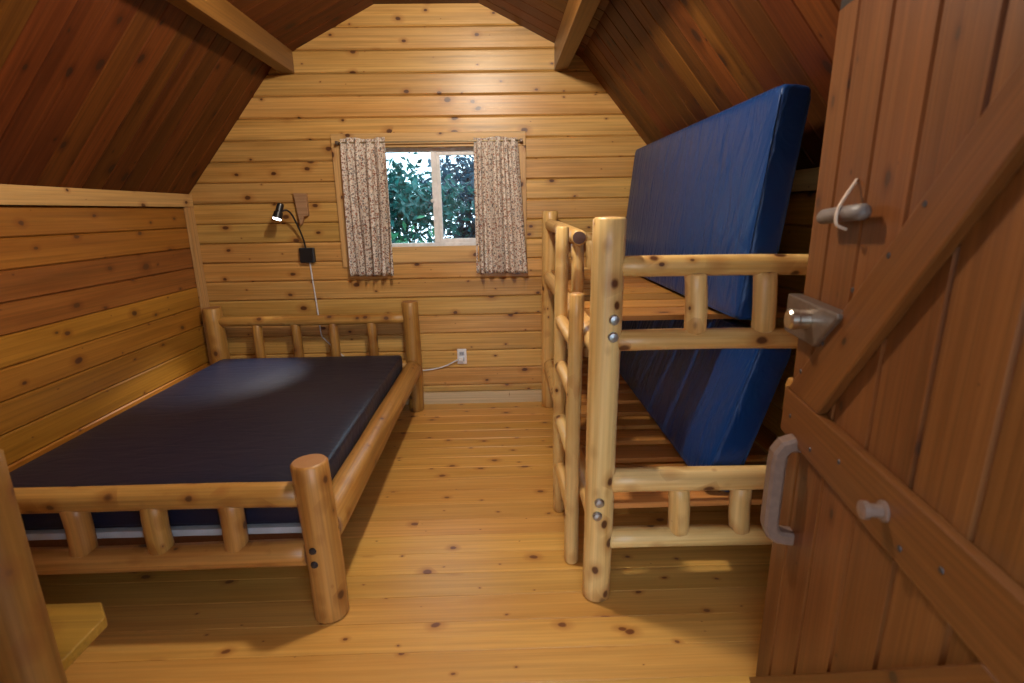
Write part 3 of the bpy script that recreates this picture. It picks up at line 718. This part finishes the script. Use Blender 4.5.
so = bpy.data.objects.new('lamp_beam', sp); col.objects.link(so); so.parent = lm
so.matrix_basis = Matrix.Translation(-Vector(lm.location)) @ zframe(hp+hd*0.115, -hd)
cy = YB-0.008
tube('power_cord', [(-1.425, cy, 1.15), (-1.418, cy, 1.0), (-1.408, cy, 0.80), (-1.404, cy, 0.66), (-1.397, cy, 0.585), (-1.375, cy, 0.555), (-1.30, cy, 0.47), (-1.22, cy, 0.40), (-1.1, cy, 0.36), (-0.9, cy, 0.30), (-0.70, cy, 0.285), (-0.55, cy, 0.295), (-0.45, cy, 0.32), (-0.345, cy-0.012, 0.375)], 0.0055, CORD, lm, 8)
ot = empty('wall_outlet', (-0.32, YB, 0.393), label='white electrical outlet with a plug on the back wall', cat='outlet')
plate = box('cover_plate', (-0.357, YB-0.008, 0.332), (-0.283, YB-0.001, 0.455), WHITE, ot, 0.003)
for z in (0.372, 0.418):
    s = box('socket', (-0.339, YB-0.011, z-0.015), (-0.301, YB-0.0075, z+0.015), simple('socket_grey', (0.40, 0.44, 0.52), 0.4), ot, 0.002)
    for dx in (-0.007, 0.007): box('slot', (-0.32+dx-0.0015, YB-0.0116, z-0.006), (-0.32+dx+0.0015, YB-0.0108, z+0.006), BLACK, s)
box('plug', (-0.341, YB-0.036, 0.358), (-0.309, YB-0.011, 0.388), WHITE, ot, 0.004)
bk = prism('wood_block', [(-0.048, 0.075), (0.044, 0.068), (0.042, -0.085), (0.010, -0.092), (-0.012, -0.150), (-0.024, -0.150)], 0.035, wood('block_wood', (0.42, 0.235, 0.10), (0.52, 0.31, 0.15), rough=0.6, kn=0.3), None,
           frame((-1.432, YB-0.001, 1.575), (1, 0, 0), (0, 0, 1), (0, -1, 0)), 0.002)
tag(bk, 'rough brown wooden wedge fixed to the wall behind the lamp', 'block')

# ------------------------------------------------------------------ bench in the near left corner
BENL = wood('bench_log', (0.26, 0.11, 0.024), (0.38, 0.18, 0.045), axis='Z', cells3d=True, rough=0.45, stain=0.4)  # bench wood coloured darker brown to stand in for the shade on it
bench = empty('log_bench', (-1.62, 1.05, 0), label='log bench with a plank seat in the near left corner', cat='bench')
for x in (-1.122, -2.10): bl('post', (x, 1.0, 0), (x, 1.0, 1.02), 0.057, BENL, bench)
prism('seat', [(-2.16, 0.72), (-1.145, 0.72), (-1.145, 1.245), (-1.200, 1.303), (-2.16, 1.303)], 0.034, wood('bench_seat_wood', (0.28, 0.135, 0.018), (0.38, 0.195, 0.035), rough=0.4), bench, Matrix.Translation((0, 0, 0.366)), 0.004)
bl('seat_rail', (-1.17, 1.0, 0.312), (-2.06, 1.0, 0.312), 0.045, BENL, bench)
for x in (-1.22, -2.06): bl('leg', (x, 0.78, 0), (x, 0.78, 0.366), 0.045, BENL, bench)
bl('back_rail', (-1.17, 1.0, 0.93), (-2.06, 1.0, 0.93), 0.040, BENL, bench)

# ------------------------------------------------------------------ ceiling lamp, just above the frame
cl = empty('ceiling_lamp', (LAMP_POS[0], LAMP_POS[1], 2.855), label='round flush lamp on the flat strip of the ceiling', cat='lamp')
lathe('lamp_base', [(0, 0), (0.11, 0), (0.11, -0.02), (0.095, -0.03), (0, -0.03)], WHITE, cl, Matrix.Translation((LAMP_POS[0], LAMP_POS[1], 2.854)))
lathe('lamp_globe', [(0.085, 0), (0.092, -0.02), (0.080, -0.05), (0.05, -0.072), (0, -0.080)], emit('lamp_glow', (1.0, 0.93, 0.82), 6), cl, Matrix.Translation((LAMP_POS[0], LAMP_POS[1], 2.823)))
pd = bpy.data.lights.new('lamp_light', 'POINT'); pd.energy = LAMP_W; pd.color = (1.0, 0.90, 0.74); pd.shadow_soft_size = 0.06
po = bpy.data.objects.new('lamp_light', pd); col.objects.link(po); po.parent = cl
po.matrix_basis = Matrix.Translation(Vector((LAMP_POS[0], LAMP_POS[1], 2.665))-Vector(cl.location))

# ------------------------------------------------------------------ outside: ground and trees
gm = bmesh.new(); bmesh.ops.create_grid(gm, x_segments=24, y_segments=24, size=30)
rg = random.Random(8)
for v in gm.verts: v.co.z = rg.uniform(-0.05, 0.05)
gr = obj('ground', tomesh('ground', gm), simple('forest_floor', (0.06, 0.07, 0.04), 0.9, bscale=2)); gr.location = (0, 0, -0.35); gr['kind'] = 'structure'
def tree(name, x, y, h, rad, zlo, n, c, label, seed, ls=0.05):
    rg = random.Random(seed)
    t = empty(name, (x, y, -0.35), label=label, cat='tree', group='trees outside the window')
    log('trunk', (x, y, -0.36), (x+rg.uniform(-.2, .2), y, h*0.75), 0.10, 0.05, BARK, t, seed=seed, bend=0.08, wob=0.1)
    for k in range(5):
        a = rg.uniform(0, 6.28); z = rg.uniform(zlo, h*0.7)
        log('branch', (x, y, z), (x+cos(a)*rad*0.8, y+sin(a)*rad*0.5, z+rad*0.35), 0.03, 0.012, BARK, t, seed=seed+k, bend=0.05, seg=8)
    vs, fs = [], []
    clusters = [(rg.gauss(0, rad*0.5), rg.gauss(0, rad*0.35), rg.uniform(zlo, h)) for _ in range(46)]
    for i in range(n):
        cx, cy_, cz = rg.choice(clusters)
        p = Vector((cx+rg.gauss(0, .17), cy_+rg.gauss(0, .17), cz+rg.gauss(0, .15)+0.35))
        e = Euler((rg.uniform(-1.2, 1.2), rg.uniform(-1.2, 1.2), rg.uniform(0, 6.28))).to_matrix(); s = ls*rg.uniform(0.6, 1.4)
        b0 = len(vs)
        for q in ((-1.1, 0, 0), (-0.1, -0.45, 0.10), (1.2, 0, -0.12), (-0.1, 0.45, 0.10)): vs.append(tuple(p+e @ (Vector(q)*s)))
        fs += [(b0, b0+1, b0+2), (b0, b0+2, b0+3)]
    me = bpy.data.meshes.new('foliage'); me.from_pydata(vs, [], fs)
    f = obj('foliage', me, c, t); f['kind'] = 'stuff'
    return t
LG = leaf_mat('leaf_teal', (0.013, 0.130, 0.118)); LD = leaf_mat('leaf_dark', (0.015, 0.070, 0.110)); LB = leaf_mat('leaf_green', (0.05, 0.26, 0.13))
tree('broadleaf_tree', -1.62, 6.4, 1.95, 0.62, 0.5, 8200, LG, 'teal green leafy tree seen through the left pane', 21, 0.05)
tree('broadleaf_tree', 0.05, 7.6, 2.15, 0.80, 0.4, 9500, LD, 'dark leafy tree seen through the right pane', 22, 0.055)
tree('leafy_bush', -0.95, 5.3, 1.0, 0.40, 0.0, 2600, LB, 'bright green bush just outside the bottom of the window', 24, 0.045)
